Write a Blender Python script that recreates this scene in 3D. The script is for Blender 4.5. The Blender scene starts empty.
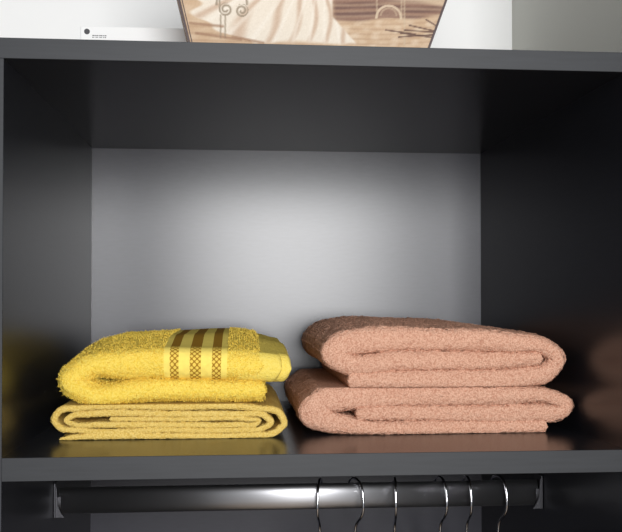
import bpy, bmesh, math
import numpy as np
from mathutils import Vector, Matrix

SC = bpy.context.scene
COL = SC.collection
Z0 = 1.30                      # height of the open shelf above the floor

# ------------------------------------------------------------------ camera, world, light, exposure
cam_d = bpy.data.cameras.new('camera')
cam = bpy.data.objects.new('camera', cam_d)
COL.objects.link(cam)
cam_d.sensor_width = 36.0
cam_d.lens = 36.0 * 879.318 / 622.0
cam_d.shift_y = 26.293 / 622.0
cam_d.clip_start = 0.02
yaw, pit = 0.08138, 0.01567
fw = Vector((math.sin(yaw) * math.cos(pit), math.cos(yaw) * math.cos(pit), math.sin(pit)))
cam.location = (0.20644, -0.80221, 0.13502 + Z0)
cam.rotation_euler = fw.to_track_quat('-Z', 'Y').to_euler()
SC.camera = cam

world = bpy.data.worlds.new('room_ambient')
SC.world = world
world.use_nodes = True
bg = world.node_tree.nodes['Background']
bg.inputs[0].default_value = (0.93, 0.96, 1.0, 1)
bg.inputs[1].default_value = 0.33

def area(name, loc, target, sx, sy, power, color):
    l = bpy.data.lights.new(name, 'AREA')
    l.shape = 'RECTANGLE'; l.size = sx; l.size_y = sy
    l.energy = power; l.color = color
    o = bpy.data.objects.new(name, l)
    COL.objects.link(o)
    o.location = loc
    o.rotation_euler = (Vector(target) - Vector(loc)).to_track_quat('-Z', 'Y').to_euler()
    return o
area('window_daylight', (0.47, -3.0, Z0 + 0.51), (0.30, 0.2, Z0 + 0.15), 1.00, 1.22, 98, (1.0, 1.0, 1.0))

SC.view_settings.view_transform = 'Standard'
SC.view_settings.look = 'None'
SC.view_settings.exposure = 0.0
SC.view_settings.gamma = 1.0
SC.view_settings.use_curve_mapping = False

# ------------------------------------------------------------------ helpers
def lin(r, g, b):
    f = lambda c: (c / 255 / 12.92) if c / 255 <= 0.04045 else ((c / 255 + 0.055) / 1.055) ** 2.4
    return (f(r), f(g), f(b), 1.0)

def mat(name, col, rough=0.5, metal=0.0, spec=0.5, bump=None, var=None, sheen=0.0):
    """bump=(scale xyz, strength, distance); var=(scale xyz, amount) : noise driven relief and tone."""
    m = bpy.data.materials.new(name); m.use_nodes = True
    nt = m.node_tree; b = nt.nodes['Principled BSDF']
    b.inputs['Base Color'].default_value = col
    b.inputs['Roughness'].default_value = rough
    b.inputs['Metallic'].default_value = metal
    b.inputs['Specular IOR Level'].default_value = spec
    if sheen:
        b.inputs['Sheen Weight'].default_value = sheen
        b.inputs['Sheen Roughness'].default_value = 0.5
    def noise(scale, detail=3):
        tc = nt.nodes.new('ShaderNodeTexCoord'); mp = nt.nodes.new('ShaderNodeMapping')
        mp.inputs['Scale'].default_value = scale
        n = nt.nodes.new('ShaderNodeTexNoise'); n.inputs['Scale'].default_value = 1.0
        n.inputs['Detail'].default_value = detail
        nt.links.new(tc.outputs['Object'], mp.inputs[0]); nt.links.new(mp.outputs[0], n.inputs['Vector'])
        return n
    if bump:
        n = noise(bump[0]); bp = nt.nodes.new('ShaderNodeBump')
        bp.inputs['Strength'].default_value = bump[1]; bp.inputs['Distance'].default_value = bump[2]
        nt.links.new(n.outputs['Fac'], bp.inputs['Height']); nt.links.new(bp.outputs[0], b.inputs['Normal'])
    if var:
        n = noise(var[0]); r = nt.nodes.new('ShaderNodeMapRange')
        r.inputs[1].default_value = 0.3; r.inputs[2].default_value = 0.7
        r.inputs[3].default_value = 1 - var[1]; r.inputs[4].default_value = 1 + var[1]
        mx = nt.nodes.new('ShaderNodeVectorMath'); mx.operation = 'SCALE'
        mx.inputs[0].default_value = col[:3]
        nt.links.new(n.outputs['Fac'], r.inputs[0]); nt.links.new(r.outputs[0], mx.inputs['Scale'])
        nt.links.new(mx.outputs[0], b.inputs['Base Color'])
    return m

def link_mesh(name, me, m, parent=None, smooth=False):
    o = bpy.data.objects.new(name, me); COL.objects.link(o)
    if m is not None: me.materials.append(m)
    if smooth:
        me.polygons.foreach_set('use_smooth', [True] * len(me.polygons))
    if parent is not None: o.parent = parent
    return o

def from_bm(name, bm, m, parent=None, smooth=False):
    bmesh.ops.recalc_face_normals(bm, faces=bm.faces)
    me = bpy.data.meshes.new(name); bm.to_mesh(me); bm.free()
    return link_mesh(name, me, m, parent, smooth)

def prism(bm, poly_xy, z0, z1, bevel=0.0):
    """vertical prism over an xy polygon"""
    a = [bm.verts.new((x, y, z0)) for x, y in poly_xy]; b = [bm.verts.new((x, y, z1)) for x, y in poly_xy]
    fs = [bm.faces.new(a[::-1]), bm.faces.new(b)]
    n = len(a)
    for i in range(n):
        fs.append(bm.faces.new((a[i], a[(i + 1) % n], b[(i + 1) % n], b[i])))
    if bevel:
        es = list({e for f in fs for e in f.edges})
        bmesh.ops.bevel(bm, geom=es, offset=bevel, segments=2, profile=0.5, affect='EDGES')

def box(bm, x0, x1, y0, y1, z0, z1, bevel=0.0):
    prism(bm, [(x0, y0), (x1, y0), (x1, y1), (x0, y1)], z0, z1, bevel)

def tube(bm, pts, r, seg=10):
    """round wire along 3-D points (parallel transported frames), closed ends"""
    pts = [Vector(p) for p in pts]; n = len(pts)
    tang = [(pts[min(i + 1, n - 1)] - pts[max(i - 1, 0)]).normalized() for i in range(n)]
    u = tang[0].orthogonal().normalized(); rings = []
    for i in range(n):
        u = (u - tang[i] * u.dot(tang[i])).normalized(); v = tang[i].cross(u)
        rr = r[i] if isinstance(r, (list, tuple)) else r
        rings.append([bm.verts.new(pts[i] + (u * math.cos(2 * math.pi * k / seg) + v * math.sin(2 * math.pi * k / seg)) * rr) for k in range(seg)])
    for i in range(n - 1):
        for k in range(seg):
            bm.faces.new((rings[i][k], rings[i][(k + 1) % seg], rings[i + 1][(k + 1) % seg], rings[i + 1][k]))
    bm.faces.new(rings[0][::-1]); bm.faces.new(rings[-1])

def spline(ctrl, step):
    """Catmull-Rom through rows of ctrl, resampled to even steps on the first two columns"""
    c = np.array(ctrl, float)
    p = np.vstack([2 * c[0] - c[1], c, 2 * c[-1] - c[-2]]); out = []
    for i in range(1, len(p) - 2):
        t = np.linspace(0, 1, 24, endpoint=False)[:, None]
        # centripetal-like tension keeps tight wraps from overshooting
        d1 = np.linalg.norm((p[i + 1] - p[i])[:2]) + 1e-9
        d0 = np.linalg.norm((p[i] - p[i - 1])[:2]) + 1e-9
        d2 = np.linalg.norm((p[i + 2] - p[i + 1])[:2]) + 1e-9
        m1 = ((p[i + 1] - p[i]) / d1 * d0 + (p[i] - p[i - 1]) / d0 * d1) / (d0 + d1) * d1
        m2 = ((p[i + 2] - p[i + 1]) / d2 * d1 + (p[i + 1] - p[i]) / d1 * d2) / (d1 + d2) * d1
        out.append((2 * t**3 - 3 * t**2 + 1) * p[i] + (t**3 - 2 * t**2 + t) * m1 + (-2 * t**3 + 3 * t**2) * p[i + 1] + (t**3 - t**2) * m2)
    out = np.vstack(out + [c[-1:]])
    s = np.r_[0, np.cumsum(np.linalg.norm(np.diff(out[:, :2], axis=0), axis=1))]
    n = max(3, int(s[-1] / step)); q = np.linspace(0, s[-1], n)
    return np.stack([np.interp(q, s, out[:, k]) for k in range(out.shape[1])], 1), q

def empty(name, loc, label, cat, group=None):
    o = bpy.data.objects.new(name, None); COL.objects.link(o)
    o.location = loc; o.empty_display_size = 0.05
    tag(o, label, cat, group)
    return o

def tag(o, label, cat, group=None):
    o['label'] = label; o['category'] = cat
    if group: o['group'] = group
    return o

def structure(o):
    o['kind'] = 'structure'
    return o

# ------------------------------------------------------------------ materials
M_wall = mat('white_painted_plaster', (0.86, 0.86, 0.85, 1), 0.9, spec=0.2, bump=((180, 180, 180), 0.08, 0.001))
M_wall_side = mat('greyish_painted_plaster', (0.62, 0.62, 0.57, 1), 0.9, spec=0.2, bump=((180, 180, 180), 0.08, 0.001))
M_floor = mat('floor_boards', (0.30, 0.22, 0.15, 1), 0.5, bump=((3, 60, 3), 0.1, 0.001), var=((2, 40, 2), 0.2))
M_lam = mat('dark_grey_laminate', (0.012, 0.013, 0.017, 1), 0.29, spec=0.44, bump=((30, 30, 500), 0.05, 0.0004), var=((25, 25, 420), 0.18))
M_lam_h = mat('dark_grey_laminate_boards', (0.012, 0.013, 0.017, 1), 0.25, spec=0.33, bump=((20, 500, 500), 0.05, 0.0004), var=((14, 400, 400), 0.18))
M_back = mat('dark_grey_back_panel', (0.040, 0.040, 0.051, 1), 0.28, spec=0.52, bump=((60, 500, 420), 0.02, 0.0004), var=((60, 400, 300), 0.06))
M_edge = mat('grey_edge_banding', (0.023, 0.025, 0.029, 1), 0.5, spec=0.4, var=((20, 300, 300), 0.12))
M_rail = mat('satin_chrome', (0.50, 0.50, 0.52, 1), 0.37, metal=1.0, bump=((4, 300, 300), 0.03, 0.0003))
M_brk = mat('dark_steel', (0.10, 0.10, 0.11, 1), 0.35, metal=1.0)
M_hook = mat('polished_wire', (0.75, 0.75, 0.78, 1), 0.14, metal=1.0)
M_hang = mat('black_plastic', (0.02, 0.02, 0.022, 1), 0.4)

# ------------------------------------------------------------------ room
H, W, D = 0.3566, 0.5559, 0.45
LF, RF = -0.0037, 0.5711           # inner faces of the side panels at the front edge
TT, TB = 0.0186, 0.0209            # top board and shelf thickness
bm = bmesh.new(); box(bm, -1.6, 0.71, 0.47, 0.57, 0, 2.5); structure(from_bm('wall_back', bm, M_wall))
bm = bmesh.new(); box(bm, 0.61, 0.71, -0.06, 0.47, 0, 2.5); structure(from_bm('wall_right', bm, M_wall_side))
bm = bmesh.new(); box(bm, -1.6, 2.2, -3.4, 0.57, -0.05, 0.0); structure(from_bm('floor', bm, M_floor))

# ------------------------------------------------------------------ wardrobe
wd = empty('wardrobe', (0.28, 0.22, 0), 'dark grey open wardrobe with one shelf compartment above a hanging rail', 'wardrobe')
bpy.context.view_layer.update()
def part(name, bm, m, parent=wd, smooth=False):
    o = from_bm(name, bm, m, parent, smooth)
    if parent is wd: o.matrix_parent_inverse = Matrix.Translation(wd.location).inverted()
    return o
def slope_r(y): return RF + (W - RF) * y / D
def slope_l(y): return LF - LF * y / D
PT = 0.019
YB = 0.0012                         # thickness of the edge banding at the front
zt, zs = Z0 + H, Z0
bm = bmesh.new(); prism(bm, [(LF - PT, YB), (LF, YB), (0, D), (-PT, D)], 0.0, zt); p_l = part('side_panel', bm, M_lam)
bm = bmesh.new(); prism(bm, [(RF, YB), (RF + PT, YB), (W + PT, D), (W, D)], 0.0, zt); p_r = part('side_panel', bm, M_lam)
bm = bmesh.new(); box(bm, LF - PT - 0.02, RF + PT, YB, D + 0.004, zt, zt + TT); p_t = part('top_board', bm, M_lam_h)
bm = bmesh.new(); prism(bm, [(LF, YB), (RF, YB), (W, D), (0, D)], zs - TB, zs); p_s = part('shelf', bm, M_lam_h)
bm = bmesh.new(); prism(bm, [(slope_l(0.01), 0.01), (slope_r(0.01), 0.01), (W, D), (0, D)], 0.08, 0.098); p_b = part('base_board', bm, M_lam_h)
bm = bmesh.new(); box(bm, LF, RF, 0.03, 0.046, 0.0, 0.08); part('plinth', bm, M_lam_h)
bm = bmesh.new(); box(bm, -PT, W + PT, D, D + 0.004, 0.05, zt); part('back_panel', bm, M_back)
def band(parent, x0, x1, z0, z1, y=0.0):
    bm = bmesh.new(); box(bm, x0, x1, y, y + YB, z0, z1, 0.0004)
    o = from_bm('edge_banding', bm, M_edge); o.parent = parent
band(p_l, LF - PT, LF, 0.0, zt); band(p_r, RF, RF + PT, 0.0, zt)
band(p_t, LF - PT - 0.02, RF + PT, zt, zt + TT); band(p_s, LF, RF, zs - TB, zs); 

# hanging rail : oval tube with a bracket at each end
RY, RZ = 0.225, Z0 - 0.0870
RH, RD = 0.0150, 0.0075            # half height, half depth of the oval
xa, xb = slope_l(RY), slope_r(RY)
def oval(k, n, h, d):
    a = 2 * math.pi * k / n
    c, s = math.cos(a), math.sin(a)
    return (math.copysign(abs(c) ** 0.8, c) * d, math.copysign(abs(s) ** 0.75, s) * h)
bm = bmesh.new(); N = 40
ra = [bm.verts.new((xa + 0.004, RY + oval(k, N, RH, RD)[0], RZ + oval(k, N, RH, RD)[1])) for k in range(N)]
rb = [bm.verts.new((xb - 0.004, RY + oval(k, N, RH, RD)[0], RZ + oval(k, N, RH, RD)[1])) for k in range(N)]
for k in range(N): bm.faces.new((ra[k], ra[(k + 1) % N], rb[(k + 1) % N], rb[k]))
bm.faces.new(ra); bm.faces.new(rb[::-1])
rail = part('hanging_rail', bm, M_rail, smooth=True)
def bracket(x, s):
    """flat plate on the panel, a cup under the tube and a triangular gusset on the front"""
    bm = bmesh.new()
    box(bm, min(x, x + s * 0.0022), max(x, x + s * 0.0022), RY - 0.013, RY + 0.013, RZ - 0.017, RZ + 0.022, 0.0006)
    # open cup: outline of the oval's lower half, thickened
    n = 20; inn, out = [], []
    for k in range(n + 1):
        a = math.pi + math.pi * k / n
        inn.append((math.cos(a) * (RD + 0.0004), math.sin(a) * (RH + 0.0004)))
        out.append((math.cos(a) * (RD + 0.0022), math.sin(a) * (RH + 0.0022)))
    for pl in (inn, out):
        pl.insert(0, (pl[0][0], 0.006)); pl.append((pl[-1][0], 0.006))
    L = []
    for xx in (x + s * 0.001, x + s * 0.0075):
        L.append(([bm.verts.new((xx, RY + a, RZ + b)) for a, b in inn], [bm.verts.new((xx, RY + a, RZ + b)) for a, b in out]))
    m = len(inn)
    for i in range(m - 1):
        bm.faces.new((L[0][0][i], L[0][0][i + 1], L[1][0][i + 1], L[1][0][i]))
        bm.faces.new((L[0][1][i], L[1][1][i], L[1][1][i + 1], L[0][1][i + 1]))
        for q in (0, 1): bm.faces.new((L[q][0][i], L[q][1][i], L[q][1][i + 1], L[q][0][i + 1]))
    for e in (0, m - 1): bm.faces.new((L[0][0][e], L[0][1][e], L[1][1][e], L[1][0][e]))
    # gusset
    y0, y1 = RY - RD - 0.0048, RY - RD - 0.0024
    tri = [(x + s * 0.0015, RZ - 0.0165), (x + s * 0.012, RZ - 0.0165), (x + s * 0.0085, RZ - 0.0125), (x + s * 0.0045, RZ - 0.0035), (x + s * 0.0030, RZ + 0.018), (x + s * 0.0015, RZ + 0.018)]
    A = [bm.verts.new((a, y0, b)) for a, b in tri]; B = [bm.verts.new((a, y1, b)) for a, b in tri]
    bm.faces.new(A); bm.faces.new(B[::-1])
    for i in range(len(tri)): bm.faces.new((A[i], A[(i + 1) % len(tri)], B[(i + 1) % len(tri)], B[i]))
    o = from_bm('rail_bracket', bm, M_brk); o.parent = rail
bracket(xa, 1); bracket(xb, -1)

# ------------------------------------------------------------------ towels
def terry(name, c_hi, c_lo, bands=None, band_zone=None):
    """looped pile: fine bump and tone; bands = x ranges woven with a darker lattice"""
    m = bpy.data.materials.new(name); m.use_nodes = True
    nt = m.node_tree; b = nt.nodes['Principled BSDF']; L = nt.links.new
    b.inputs['Roughness'].default_value = 0.95; b.inputs['Specular IOR Level'].default_value = 0.1
    b.inputs['Sheen Weight'].default_value = 0.0
    tc = nt.nodes.new('ShaderNodeTexCoord')
    v = nt.nodes.new('ShaderNodeTexVoronoi'); v.inputs['Scale'].default_value = 640
    n = nt.nodes.new('ShaderNodeTexNoise'); n.inputs['Scale'].default_value = 380; n.inputs['Detail'].default_value = 3
    L(tc.outputs['Object'], v.inputs['Vector']); L(tc.outputs['Object'], n.inputs['Vector'])
    ad = nt.nodes.new('ShaderNodeMath'); ad.operation = 'SUBTRACT'
    L(n.outputs['Fac'], ad.inputs[0]); L(v.outputs['Distance'], ad.inputs[1])
    rmp = nt.nodes.new('ShaderNodeMapRange'); L(ad.outputs[0], rmp.inputs[0])
    rmp.inputs[1].default_value = -0.35; rmp.inputs[2].default_value = 0.45
    mix = nt.nodes.new('ShaderNodeMix'); mix.data_type = 'RGBA'
    mix.inputs[6].default_value = c_lo; mix.inputs[7].default_value = c_hi
    L(rmp.outputs[0], mix.inputs[0])
    bp = nt.nodes.new('ShaderNodeBump'); bp.inputs['Strength'].default_value = 0.55; bp.inputs['Distance'].default_value = 0.0012
    L(ad.outputs[0], bp.inputs['Height']); L(bp.outputs[0], b.inputs['Normal'])
    colour = mix.outputs[2]
    if bands:
        def math_(op, a, c):
            q = nt.nodes.new('ShaderNodeMath'); q.operation = op
            for i, val in enumerate((a, c)):
                if isinstance(val, (int, float)): q.inputs[i].default_value = val
                else: L(val, q.inputs[i])
            return q.outputs[0]
        uv = nt.nodes.new('ShaderNodeUVMap'); uv.uv_map = 'cloth'
        sp = nt.nodes.new('ShaderNodeSeparateXYZ'); L(uv.outputs[0], sp.inputs[0])
        U, V = sp.outputs[0], sp.outputs[1]
        def inside(lo, hi): return math_('MULTIPLY', math_('GREATER_THAN', U, lo), math_('LESS_THAN', U, hi))
        zone = inside(*band_zone)
        flat = nt.nodes.new('ShaderNodeMix'); flat.data_type = 'RGBA'
        L(zone, flat.inputs[0]); L(colour, flat.inputs[6]); flat.inputs[7].default_value = c_hi
        bp2 = math_('MULTIPLY', math_('SUBTRACT', 1.0, zone), 0.55)
        L(bp2, bp.inputs['Strength'])
        mask = None
        for lo, hi in bands:
            k = inside(lo, hi); mask = k if mask is None else math_('ADD', mask, k)
        # diamond lattice: pale lozenges between crossing brown threads
        per = 0.0056
        d1 = math_('ABSOLUTE', math_('SINE', math_('MULTIPLY', math_('ADD', U, V), math.pi / per), 0), 0)
        d2 = math_('ABSOLUTE', math_('SINE', math_('MULTIPLY', math_('SUBTRACT', U, V), math.pi / per), 0), 0)
        loz = math_('MULTIPLY', math_('GREATER_THAN', math_('MULTIPLY', d1, d2), 0.36), math_('LESS_THAN', V, 0.030))
        brown = nt.nodes.new('ShaderNodeMix'); brown.data_type = 'RGBA'
        brown.inputs[6].default_value = lin(164, 122, 40); brown.inputs[7].default_value = lin(238, 204, 92)
        L(loz, brown.inputs[0])
        fin = nt.nodes.new('ShaderNodeMix'); fin.data_type = 'RGBA'
        L(mask, fin.inputs[0]); L(flat.outputs[2], fin.inputs[6]); L(brown.outputs[2], fin.inputs[7])
        colour = fin.outputs[2]
    L(colour, b.inputs['Base Color'])
    return m

def towel_sheet(name, ctrl, yf, yb, m, parent=None, step=0.0018, ystep=0.003, rf=None, jitter=0.0004, seed=1, fuzz=0, flen=0.0016,
                wave=0.0012, zmin=0.0, zmax=9.0, smooth_u=None, warp=None, flip_u=None):
    """a folded cloth: centre line ctrl = (x, z, thickness) swept from yf to yb, every layer rounded at front and back"""
    rng = np.random.default_rng(seed)
    c, s = spline(ctrl, step)
    n = len(c); half = c[:, 2] / 2
    tx = np.gradient(c[:, 0]); tz = np.gradient(c[:, 1]); ln = np.hypot(tx, tz) + 1e-12
    nx, nz = -tz / ln, tx / ln
    # rounded raw ends of the cloth
    e = np.minimum(s, s[-1] - s); k = np.clip(e / np.maximum(0.4 * half, 1e-6), 0, 1)
    half = half * np.sqrt(np.clip(1 - (1 - k) ** 2, 0.03, 1))
    hm = float(np.median(c[:, 2])) / 2
    r = rf if rf else 0.75 * hm
    t = np.sin(np.linspace(0, math.pi / 2, 13)) ** 0.8
    front = yf + r * (1 - np.cos(np.linspace(0, math.pi / 2, 13)))
    fs = t
    body = np.arange(yf + r + ystep, yb - r, ystep)
    back = (yb - r * (1 - np.cos(np.linspace(0, math.pi / 2, 9))))[::-1]
    ys = np.r_[front, body, back]
    sc = np.r_[fs, np.ones(len(body)), np.sin(np.linspace(0, math.pi / 2, 9))[::-1]]
    sc = np.clip(sc, 0.02, 1)
    # ring order: upper side forward, lower side backward
    idx = np.r_[np.arange(n), np.arange(n)[::-1]]; sg = np.r_[np.ones(n), -np.ones(n)]
    R = 2 * n; Y = len(ys)
    X = c[idx, 0][None, :] + (nx[idx] * sg * half[idx])[None, :] * sc[:, None]
    Zc = c[idx, 1][None, :] + (nz[idx] * sg * half[idx])[None, :] * sc[:, None]
    Yy = np.repeat(ys[:, None], R, 1)
    j = rng.normal(0, 1, (Y, R)) * jitter
    j = j * np.clip(sc * 1.2 - 0.1, 0.02, 1)[:, None]
    j = j + 0.6 * (np.roll(j, 1, 1) + np.roll(j, -1, 1)) * 0.5
    if smooth_u is not None:
        off = (s[idx] > smooth_u[0]) & (s[idx] < smooth_u[1]); j[:, off] *= 0.12
    X = X + (nx[idx] * sg)[None, :] * j; Zc = Zc + (nz[idx] * sg)[None, :] * j
    Yy = Yy + rng.normal(0, 1, (Y, R)) * jitter * 0.7
    # slow waves of the soft cloth, common to neighbouring layers
    Zc = Zc + wave * (np.sin(X * 31 + seed) * 0.6 + np.sin(Yy * 27 + X * 12 + seed * 2) * 0.6)
    Yy = Yy + wave * 1.5 * np.sin(X * 23 + Zc * 60 + seed * 3)
    if warp: X, Yy, Zc = warp(X, Yy, Zc)
    Zc = np.clip(Zc, zmin, zmax)
    co = np.stack([X, Yy, Zc + Z0], 2).reshape(-1, 3)
    a = np.arange(Y * R).reshape(Y, R); b_ = np.roll(a, -1, 1)
    q = np.stack([a[:-1], b_[:-1], b_[1:], a[1:]], 2).reshape(-1, 4)
    up = np.arange(n - 1); lo = R - 1 - up
    capf = np.stack([a[0, up], a[0, lo], a[0, lo - 1], a[0, up + 1]], 1)
    capb = np.stack([a[-1, up], a[-1, up + 1], a[-1, lo - 1], a[-1, lo]], 1)
    faces = np.vstack([q, capf, capb])
    src = np.zeros(0, int)
    if fuzz:
        # loose loops of the pile: tiny tapering yarn ends standing off the cloth
        d_r = np.roll(co.reshape(Y, R, 3), -1, 1) - np.roll(co.reshape(Y, R, 3), 1, 1)
        d_y = np.gradient(co.reshape(Y, R, 3), axis=0)
        nv = np.cross(d_r, d_y).reshape(-1, 3); nv /= np.linalg.norm(nv, axis=1)[:, None] + 1e-12
        ok = np.ones((Y, R), bool); ok[0] = False; ok[-1] = False
        if smooth_u is not None: ok[:, off] = False
        src = rng.choice(np.where(ok.ravel())[0], fuzz, p=None)
        sgn = np.where(np.einsum('ij,ij->i', nv, np.stack([np.tile(nx[idx] * sg, Y), np.zeros(Y * R), np.tile(nz[idx] * sg, Y)], 1)) < 0, -1, 1)
        nn = nv[src] * sgn[src][:, None] + rng.normal(0, 0.45, (fuzz, 3)); nn /= np.linalg.norm(nn, axis=1)[:, None]
        sd = np.cross(nn, rng.normal(0, 1, (fuzz, 3))); sd /= np.linalg.norm(sd, axis=1)[:, None] + 1e-9
        L_ = flen * rng.uniform(0.5, 1.2, (fuzz, 1)); w_ = 0.00032
        p0 = co[src] - nn * 0.0004
        fb = np.stack([p0 - sd * w_, p0 + sd * w_, p0 + nn * L_ + sd * w_ * 0.6, p0 + nn * L_ - sd * w_ * 0.6], 1).reshape(-1, 3)
        fb[:, 2] = np.clip(fb[:, 2], Z0 + zmin, Z0 + zmax)
        ff = len(co) + np.arange(fuzz * 4).reshape(fuzz, 4)
        co = np.vstack([co, fb]); faces = np.vstack([faces, ff])
    base = np.array([co[:, 0].mean(), co[:, 1].mean(), Z0 + max(zmin, 0)])
    origin = np.array(parent.location) if parent is not None else base
    me = bpy.data.meshes.new(name)
    me.vertices.add(len(co)); me.vertices.foreach_set('co', (co - origin).astype(np.float32).ravel())
    me.loops.add(faces.size); me.loops.foreach_set('vertex_index', faces.astype(np.int32).ravel())
    me.polygons.add(len(faces))
    me.polygons.foreach_set('loop_start', np.arange(0, faces.size, 4, dtype=np.int32))
    me.update(calc_edges=True)
    u = np.repeat(s[idx][None, :], Y, 0).ravel()
    # distance along the cloth around the rounded front edge
    arc = np.r_[0, np.cumsum(np.hypot(np.diff(ys), np.diff(sc) * hm))]
    v = np.repeat(arc[:, None], R, 1).ravel()
    u = np.r_[u, np.repeat(u[src], 4)]; v = np.r_[v, np.repeat(v[src], 4)]
    uvl = me.uv_layers.new(name='cloth')
    uvl.data.foreach_set('uv', np.stack([u[faces.ravel()], v[faces.ravel()]], 1).astype(np.float32).ravel())
    o = link_mesh(name, me, m, parent, smooth=True)
    if parent is None: o.location = origin
    return o, s

M_pink = terry('salmon_terry', lin(232, 187, 161), lin(190, 138, 114))
M_yel_thin = terry('pale_yellow_terry', lin(238, 209, 126), lin(212, 177, 88))
M_hem = terry('smooth_yellow_hem', lin(246, 222, 116), lin(236, 208, 92))
M_yel = terry('yellow_terry', lin(250, 224, 112), lin(233, 198, 74))

def pink_warp(X, Y, Z):
    Z = np.where(Z > 0.075, 0.075 + (Z - 0.075) * (0.97 + 0.16 * np.clip((Y - 0.11) / 0.2, 0, 1)), Z)
    k = np.clip((X - 0.49) / 0.07, 0, 1)
    return X - k * 0.05 * np.maximum(Y - 0.13, 0), Y, Z

PB = [(a, b, t * 1.13) for a, b, t in [(0.3280,0.0218,0.0145),(0.4288,0.0208,0.0158),(0.5264,0.0204,0.0181),(0.5483,0.0213,0.0160),(0.5561,0.0281,0.0139),(0.5429,0.0357,0.0139),(0.4829,0.0394,0.0191),(0.3753,0.0392,0.0210),(0.3130,0.0380,0.0240),(0.2915,0.0345,0.0245),(0.2850,0.0244,0.0300),(0.2950,0.0165,0.0230),(0.3223,0.0093,0.0165),(0.4288,0.0066,0.0148),(0.5340,0.0059,0.0138)]]
o, _ = towel_sheet('folded_towel', PB, 0.112, 0.40, M_pink, seed=3, zmin=0.0003, zmax=0.0496, warp=pink_warp, jitter=0.0005, fuzz=60000, flen=0.0009)
tag(o, 'folded salmon pink terry towel lying directly on the shelf under another pink towel', 'towel')
PTP = [(a, b, t * 1.10) for a, b, t in [(0.3191,0.0580,0.0188),(0.4289,0.0580,0.0201),(0.5047,0.0597,0.0213),(0.5354,0.0656,0.0192),(0.5445,0.0784,0.0175),(0.5322,0.0915,0.0170),(0.4940,0.0975,0.0213),(0.4075,0.1003,0.0232),(0.3329,0.1000,0.0258),(0.3135,0.0962,0.0255),(0.3055,0.0875,0.0265),(0.3150,0.0790,0.0235),(0.3754,0.0785,0.0210),(0.4613,0.0777,0.0190),(0.5278,0.0796,0.0150)]]
o, _ = towel_sheet('folded_towel', PTP, 0.108, 0.40, M_pink, seed=8, zmin=0.0500, warp=pink_warp, jitter=0.0005, fuzz=60000, flen=0.0009)
tag(o, 'folded salmon pink terry towel on top of the pink stack at right', 'towel')

YB_ = [(a, b, t * 1.10) for a, b, t in [(0.0263,0.0010,0.0016),(0.0322,0.0020,0.0040),(0.0461,0.0030,0.0056),(0.1362,0.0031,0.0058),(0.2176,0.0031,0.0060),(0.2433,0.0055,0.0062),(0.2525,0.0146,0.0062),(0.2463,0.0259,0.0062),(0.2258,0.0302,0.0062),(0.1362,0.0321,0.0061),(0.0460,0.0319,0.0061),(0.0262,0.0291,0.0060),(0.0213,0.0211,0.0060),(0.0262,0.0136,0.0058),(0.0461,0.0097,0.0056),(0.1362,0.0090,0.0056),(0.2073,0.0086,0.0056),(0.2299,0.0099,0.0058),(0.2391,0.0157,0.0060),(0.2319,0.0230,0.0062),(0.2073,0.0243,0.0061),(0.1362,0.0250,0.0061),(0.0560,0.0258,0.0061),(0.0381,0.0239,0.0055),(0.0331,0.0200,0.0050),(0.0401,0.0162,0.0050),(0.0660,0.0150,0.0056),(0.1463,0.0140,0.0056),(0.2073,0.0138,0.0056),(0.2237,0.0146,0.0051),(0.2268,0.0174,0.0046),(0.2176,0.0190,0.0046),(0.1463,0.0196,0.0046),(0.0759,0.0202,0.0044)]]
o, _ = towel_sheet('folded_towel', YB_, 0.100, 0.38, M_yel_thin, seed=5, step=0.0014, ystep=0.004, jitter=0.00025, fuzz=30000, flen=0.0007, wave=0.0005, zmin=0.0003, zmax=0.0353)
tag(o, 'thin pale yellow towel folded in many layers, at the bottom of the yellow pair', 'towel')

# plump upper yellow towel with a woven border and a rolled hem
YT = [(0.2340,0.0480,0.0225),(0.1160,0.0490,0.0255),(0.0520,0.0485,0.0265),(0.0385,0.0605,0.0330),(0.0510,0.0760,0.0320),(0.0957,0.0800,0.0430),(0.1664,0.0810,0.0445),(0.2073,0.0803,0.0440),(0.2310,0.0790,0.0420)]
ty = empty('folded_towel', (0.14, 0.23, Z0 + 0.0357), 'plump bright yellow towel with three brown woven stripes, on top of the yellow pair', 'towel')
cc, ss = spline(YT, 0.0018)
def u_at(x):
    k = np.where((cc[:, 1] > 0.062))[0]
    return float(np.interp(x, cc[k, 0], ss[k]))
BANDS = [(u_at(0.1361), u_at(0.1450)), (u_at(0.1563), u_at(0.1675)), (u_at(0.1787), u_at(0.1880))]
ZONE = (u_at(0.130), u_at(0.194))
M_yel_band = terry('yellow_terry_with_border', lin(250, 224, 112), lin(233, 198, 74), BANDS, ZONE)
def sstep(a, b, x):
    t = np.clip((x - a) / (b - a), 0, 1); return t * t * (3 - 2 * t)
def yel_warp(X, Y, Z):
    top = np.clip((Z - 0.07) / 0.04, 0, 1)
    g = 0.74 + 0.28 * sstep(0.10, 0.21, Y)
    Z = np.where(Z > 0.058, 0.058 + (Z - 0.058) * g, Z)
    return X, Y, Z + top * (0.003 * np.sin(X * 38 + 0.5) * np.clip((Y - 0.12) / 0.1, 0, 1))
towel_sheet('body', YT, 0.100, 0.37, M_yel_band, parent=ty, seed=11, zmin=0.0357, jitter=0.0006, fuzz=60000, flen=0.0022, smooth_u=ZONE, rf=0.016, warp=yel_warp)
for hx, hy, ht, hz in ((0.2500, 0.101, 0.0400, 0.0755), (0.2600, 0.106, 0.0390, 0.0750)):
    HM = [(0.2000, hz + 0.003, ht), (0.2300, hz + 0.001, ht), (hx, hz - 0.002, ht * 0.95)]
    towel_sheet('hem', HM, hy, 0.365, M_hem, parent=ty, seed=13, zmin=0.05, jitter=0.00015, rf=0.009, warp=yel_warp)

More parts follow.
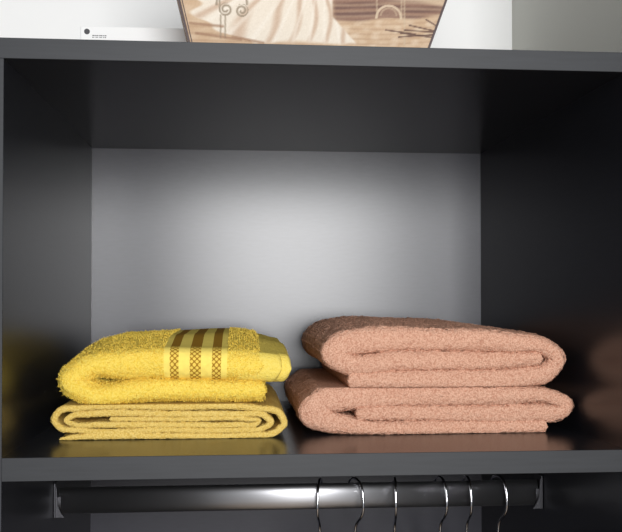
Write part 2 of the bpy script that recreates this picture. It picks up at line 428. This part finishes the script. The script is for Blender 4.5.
# ------------------------------------------------------------------ tapered box with a sepia print on the top board
ZT = Z0 + H + TT
bx = empty('decorative_box', (0.273, 0.09, ZT), 'flared box printed with a sepia scene of a white gown, standing on the wardrobe top', 'box')
def print_colour(px, py):
    """sepia print in its own flat coordinates (x to the right, y downwards)"""
    rng = np.random.default_rng(4)
    def wob(a, b, k): return np.sin(px * a + np.sin(py * b + k) * 1.3 + k) * np.sin(py * a * 1.7 + px * b * 0.6 + 2 * k)
    sand = np.array([204, 168, 130.]); pale = np.array([226, 200, 168.]); brown = np.array([112, 76, 64.]); dark = np.array([84, 52, 40.])
    c = np.ones(px.shape + (3,)) * sand
    def blend(c, col, a): return c * (1 - a[..., None]) + np.array(col) * a[..., None]
    c = blend(c, pale, 0.25 + 0.25 * wob(0.06, 0.35, 1.0))
    right = sstep(328, 336, px)
    # dark land and water band, then pale streaked sand to the right
    edge = 20 - (px - 340) * 0.06 + 1.5 * np.sin(px * 0.11)
    band = right * (1 - sstep(edge - 3, edge + 3, py))
    c = blend(c, brown, band * (0.75 + 0.25 * np.sin(py * 1.1 + 0.02 * px + np.sin(px * 0.05))))
    c = blend(c, [160, 118, 92], band * np.clip(np.sin(py * 0.7 - 0.015 * px + 1.2 * np.sin(px * 0.07 + 1)), 0, 1) * 0.6)
    sky = right * (1 - sstep(1, 7, py + 4 * np.sin(px * 0.05)))* sstep(375, 410, px)
    c = blend(c, [214, 186, 152], sky * 0.9)
    streak = right * sstep(edge, edge + 4, py) * np.clip(np.sin(py * 1.25 + 0.03 * px + 1.5 * np.sin(px * 0.045)), 0, 1)
    c = blend(c, [178, 138, 106], streak * 0.45)
    c = blend(c, [230, 206, 176], right * sstep(edge, edge + 5, py) * np.clip(wob(0.045, 0.5, 3.0), 0, 1) * 0.6)
    # ground to the left
    left = 1 - sstep(300, 334, px)
    c = blend(c, [168, 124, 90], left * np.clip(np.sin(py * 0.9 - px * 0.02), 0, 1) * 0.35 * sstep(18, 30, py))
    # gown: radiating folds, scalloped hem
    lx = 196 + 6 * np.sin(py * 0.35) + np.maximum(0, py - 20) * 2.3
    lx = np.where(py < 0, 204 - py * 0.75, lx)
    rx = 331 + np.maximum(0, py - 16) * 0.9
    rx = np.where(py < 0, 331 + py * 0.12, rx)
    gown = sstep(-2.5, 2.5, px - lx) * sstep(-1.5, 1.5, rx - px) * (1 - sstep(40 + 2 * np.sin(px * .08), 45, py))
    c = blend(c, [236, 222, 202], gown)
    ang = np.arctan2(px - 322, py + 62 + 0.12 * (322 - px))
    fold = np.clip(np.sin(ang * 34 + np.sin(py * 0.08 + px * 0.03) * 1.8), 0, 1) ** 1.6
    c = blend(c, [204, 172, 144], gown * fold * 0.85)
    c = blend(c, [246, 236, 220], gown * np.clip(np.sin(ang * 43 + 1), 0, 1) ** 3 * 0.5)
    # ironwork scrolls
    def ring(cx, cy, r, w, col, a, m=None):
        nonlocal c
        d = np.abs(np.hypot(px - cx, (py - cy)) - r); k = (1 - sstep(w * 0.5, w, d)) * a
        if m is not None: k = k * m
        c = blend(c, col, k)
    iron = [152, 134, 110]
    for sx, cx, cy in ((1, 225.0, 10.0), (-1, 241.0, 11.0)):
        dx, dy = (px - cx) * sx, py - cy
        rr = np.hypot(dx, dy); th = (np.arctan2(dy, dx) / (2 * math.pi)) % 1.0
        for turn in (0, 1):
            k = 1 - sstep(0.6, 1.4, np.abs(rr - (1.6 + 3.2 * (th + turn))))
            c = blend(c, iron, k * (rr < 6.6) * 0.85)
    ring(231, 4, 15, 1.4, iron, 0.8, (py < 6)); ring(233, -6, 20, 1.2, iron, .7, py < -4)
    for x0 in (220, 224.5): c = blend(c, iron, (1 - sstep(0.5, 1.2, np.abs(px - x0))) * ((py > 15) & (py < 39)) * 0.7)
    c = blend(c, iron, (1 - sstep(0.5, 1.2, np.abs(px - 219))) * (py < 12) * 0.8)
    ar = np.clip((py < 18).astype(float), 0, 1)
    inside = (1 - sstep(10, 12, np.hypot(px - 388, (py - 17)))) * (py < 17); c = blend(c, [150, 112, 92], inside * 0.8)
    ring(388, 17, 12.5, 1.6, [222, 196, 164], 0.9, py < 18)
    ring(388, 15, 8, 1.2, [200, 172, 140], 0.6, py < 15)
    for x0 in (376, 401, 404): c = blend(c, [206, 182, 150], (1 - sstep(0.5, 1.2, np.abs(px - x0))) * (py < (18 if x0 < 402 else 44)) * 0.6)
    # dark twigs at the right
    for (x0, y0, x1, y1) in ((400, 32, 440, 37), (404, 29, 441, 31), (409, 24, 442, 31), (426, 18, 441, 27), (398, 36, 438, 33), (385, 29, 415, 33)):
        t = np.clip(((px - x0) * (x1 - x0) + (py - y0) * (y1 - y0)) / ((x1 - x0) ** 2 + (y1 - y0) ** 2), 0, 1)
        d = np.hypot(px - x0 - t * (x1 - x0), py - y0 - t * (y1 - y0))
        c = blend(c, dark, (1 - sstep(0.4, 1.1, d)) * 0.8)
    for (x0, y0, x1, y1) in ((190, 24, 222, 27), (196, 34, 240, 40), (232, 37, 262, 43)):
        t = np.clip(((px - x0) * (x1 - x0) + (py - y0) * (y1 - y0)) / ((x1 - x0) ** 2 + (y1 - y0) ** 2), 0, 1)
        d = np.hypot(px - x0 - t * (x1 - x0), py - y0 - t * (y1 - y0))
        c = blend(c, [148, 104, 74], (1 - sstep(0.6, 2.0, d)) * 0.6)
    c = c + rng.normal(0, 3, px.shape)[..., None]
    g = c.mean(2, keepdims=True)
    return np.clip((g + (c - g) * 0.9) * 0.92, 0, 255)
BH = 0.19
def xl(h): return 0.1600 - 0.2374 * h
def xr(h): return 0.3862 + 0.3652 * h
BY0, BY1 = 0.030, 0.150
M_print = bpy.data.materials.new('sepia_print'); M_print.use_nodes = True
nt = M_print.node_tree; at = nt.nodes.new('ShaderNodeVertexColor'); at.layer_name = 'print'
nt.links.new(at.outputs['Color'], nt.nodes['Principled BSDF'].inputs['Base Color'])
nt.nodes['Principled BSDF'].inputs['Roughness'].default_value = 0.55
nt.nodes['Principled BSDF'].inputs['Specular IOR Level'].default_value = 0.3
M_trim = mat('dark_brown_edge', lin(58, 36, 34), 0.5)
M_boxside = mat('brown_card', lin(150, 116, 86), 0.7, var=((60, 60, 60), 0.1))
def print_front():
    nu, nv = 300, 200
    hh = np.linspace(0, BH, nv); uu = np.linspace(0, 1, nu)
    Hh, Uu = np.meshgrid(hh, uu, indexing='ij')
    X = xl(Hh) + (xr(Hh) - xl(Hh)) * Uu
    px = 188 + (X - 0.1579) * 1045; py = 44.6 - (Hh - 0.0090) * 1045 + (Uu - 0.5) * 4
    col = print_colour(px, py)
    co = np.stack([X - 0.273, np.full_like(X, BY0 - 0.09), Hh], 2).reshape(-1, 3)
    a = np.arange(nu * nv).reshape(nv, nu)
    f = np.stack([a[:-1, :-1], a[:-1, 1:], a[1:, 1:], a[1:, :-1]], 2).reshape(-1, 4)
    # back skin, so that the panel has thickness
    nb = len(co); k = [0, nu - 1, nu * nv - 1, nu * (nv - 1)]
    me = bpy.data.meshes.new('printed_front')
    bk = co[k] + np.array([0, 0.003, 0])
    rim = np.r_[a[0], a[1:, -1], a[-1, :-1][::-1], a[1:-1, 0][::-1]]
    rb = co[rim] + np.array([0, 0.003, 0]); m = len(rim)
    ri = nb + np.arange(m)
    sf = np.stack([rim, ri, np.roll(ri, -1), np.roll(rim, -1)], 1)
    me.from_pydata(np.vstack([co, rb]).tolist(), [], f.tolist() + sf.tolist() + [ri[::-1].tolist()])
    ca = me.color_attributes.new('print', 'FLOAT_COLOR', 'POINT')
    s = col.reshape(-1, 3) / 255; l = np.where(s <= 0.04045, s / 12.92, ((s + 0.055) / 1.055) ** 2.4)
    l = np.vstack([l, np.tile([0.2, 0.12, 0.08], (m, 1))])
    ca.data.foreach_set('color', np.c_[l, np.ones(len(l))].astype(np.float32).ravel())
    link_mesh('printed_front', me, M_print, bx)
print_front()
def quad_board(name, p, th, m):
    """a board from four corners p (box coordinates) thickened along th"""
    bm = bmesh.new(); th = Vector(th); off = Vector((0.273, 0.09, 0))
    A = [bm.verts.new(Vector(q) - off) for q in p]; B = [bm.verts.new(Vector(q) - off + th) for q in p]
    bm.faces.new(A); bm.faces.new(B[::-1])
    for i in range(4): bm.faces.new((A[i], A[(i + 1) % 4], B[(i + 1) % 4], B[i]))
    return from_bm(name, bm, m, bx)
y0, y1 = BY0 + 0.003, BY1
quad_board('side_panel', [(xl(0), y0, 0), (xl(0), y1, 0), (xl(BH), y1, BH), (xl(BH), y0, BH)], (0.003, 0, 0), M_boxside)
quad_board('side_panel', [(xr(0), y0, 0), (xr(0), y1, 0), (xr(BH), y1, BH), (xr(BH), y0, BH)], (-0.003, 0, 0), M_boxside)
quad_board('back_panel', [(xl(0), y1, 0), (xr(0), y1, 0), (xr(BH), y1, BH), (xl(BH), y1, BH)], (0, 0.003, 0), M_boxside)
quad_board('bottom_panel', [(xl(0) + .003, y0, 0), (xr(0) - .003, y0, 0), (xr(0) - .003, y1, 0), (xl(0) + .003, y1, 0)], (0, 0, 0.003), M_boxside)
for fx, s in ((xl, -1), (xr, 1)):
    quad_board('edge_trim', [(fx(0), BY0 - 0.0012, 0), (fx(0) - s * 0.0022, BY0 - 0.0012, 0), (fx(BH) - s * 0.0022, BY0 - 0.0012, BH), (fx(BH), BY0 - 0.0012, BH)], (0, 0.0010, 0), M_trim)
quad_board('edge_trim', [(xl(0) + 0.0034, BY0 - 0.0012, 0), (xl(0) + 0.0042, BY0 - 0.0012, 0), (xl(BH) + 0.0042, BY0 - 0.0012, BH), (xl(BH) + 0.0034, BY0 - 0.0012, BH)], (0, 0.0010, 0), M_trim)

# ------------------------------------------------------------------ flat white box behind it
M_white = mat('white_card', (0.84, 0.84, 0.83, 1), 0.6, spec=0.3)
M_ink = mat('grey_ink', lin(88, 88, 92), 0.6)
wb = empty('carton', (0.10, 0.28, ZT), 'low white carton with a dark dot, on the wardrobe top behind the flared box', 'box')
bm = bmesh.new(); box(bm, 0.0275 - 0.10, 0.235 - 0.10, 0.20 - 0.28, 0.40 - 0.28, 0, 0.0755, 0.0015)
from_bm('carton_body', bm, M_white, wb)
bm = bmesh.new(); n = 28
A = [bm.verts.new((0.0352 - 0.10 + 0.0032 * math.cos(2 * math.pi * k / n), -0.0803, 0.4440 + Z0 - ZT + 0.0032 * math.sin(2 * math.pi * k / n))) for k in range(n)]
B = [bm.verts.new(v.co + Vector((0, 0.0004, 0))) for v in A]
bm.faces.new(A); bm.faces.new(B[::-1])
for k in range(n): bm.faces.new((A[k], A[(k + 1) % n], B[(k + 1) % n], B[k]))
o = from_bm('printed_dot', bm, mat('black_ink', lin(52, 52, 56), 0.5), wb); o['label'] = 'dark round dot'
bm = bmesh.new()
for i, (x, w) in enumerate(((0.0412, .0022), (0.0438, .0012), (0.0456, .0020), (0.0484, .0011), (0.0500, .0022), (0.0528, .0014), (0.0548, .0020))):
    for zc in (0.4397, 0.4377):
        w2 = w if zc > .439 else w * 0.7
        box(bm, x - 0.10, x - 0.10 + w2, -0.0803, -0.0799, zc + Z0 - ZT - 0.00055, zc + Z0 - ZT + 0.00045)
o = from_bm('printed_text', bm, M_ink, wb); o['label'] = 'tiny grey illegible printed lines'

# ------------------------------------------------------------------ clothes hangers on the rail
def make_hanger(name):
    r = bpy.data.objects.new(name, None); COL.objects.link(r); r.empty_display_size = 0.03
    # hook: in its own y-z plane, looping over the rail; origin = rail centre
    bm = bmesh.new(); pts = []
    R, top = 0.0165, 0.0030
    pts.append((0, 0.0150, -0.0050))
    for k in range(13):
        a = math.radians(10 + 160 * k / 12); pts.append((0, R * math.cos(a) * 0.98, top + (R + 0.0006) * math.sin(a)))
    for y, z in ((-0.0172, -0.002), (-0.0178, -0.010), (-0.0165, -0.017), (-0.0115, -0.0245), (-0.0055, -0.0300), (-0.0015, -0.0360), (0, -0.043), (0, -0.058)): pts.append((0, y, z))
    sp, _ = spline([(p[1], p[2], 0) for p in pts], 0.0018)
    tube(bm, [(0, q[0], q[1]) for q in sp], [0.0022 if i < 3 else 0.0015 for i in range(len(sp))], 10)
    hk = from_bm('hook', bm, M_hook, r, True)
    # shoulders: a swept bar that drops to both sides and a lower trouser bar
    bm = bmesh.new(); c = []
    for k in range(33):
        t = -1 + 2 * k / 32; c.append((0, t * 0.185, -0.060 - 0.070 * abs(t) ** 1.35))
    tube(bm, c, [0.0050 + 0.0016 * math.cos(t * 0.1) for t in range(33)], 12)
    from_bm('shoulder_bar', bm, M_hang, r, True)
    bm = bmesh.new(); tube(bm, [(0, -0.172, -0.127), (0, -0.165, -0.150), (0, -0.12, -0.158), (0, 0.12, -0.158), (0, 0.165, -0.150), (0, 0.172, -0.127)], 0.003, 10)
    from_bm('trouser_bar', bm, M_hang, r, True)
    return r
def dup(root):
    r = root.copy(); COL.objects.link(r)
    for ch in root.children:
        d = ch.copy(); COL.objects.link(d); d.parent = r
    return r
hang = [(0.3007, -14, 'leftmost hanger on the chrome rail, wire hook bowed slightly to the left'),
        (0.3420, 26, 'second hanger from the left on the rail, hook bowed strongly rightward'),
        (0.3890, -5, 'third hanger from the left on the chrome rail, nearly straight wire hook'),
        (0.4432, 14, 'third hanger from the right on the rail, hook bowed to the right'),
        (0.4752, 4, 'second hanger from the right on the rail, hook seen edge on'),
        (0.5135, 18, 'rightmost hanger on the rail, nearest to the right rail bracket')]
proto = None
for x, a, lab in hang:
    h = make_hanger('clothes_hanger') if proto is None else dup(proto)
    proto = proto or h
    h.location = (x, RY, RZ)
    for ch in h.children:
        if ch.name.startswith('hook'): ch.rotation_euler = (0, 0, math.radians(a))
    tag(h, lab, 'hanger', 'clothes hangers on the rail')
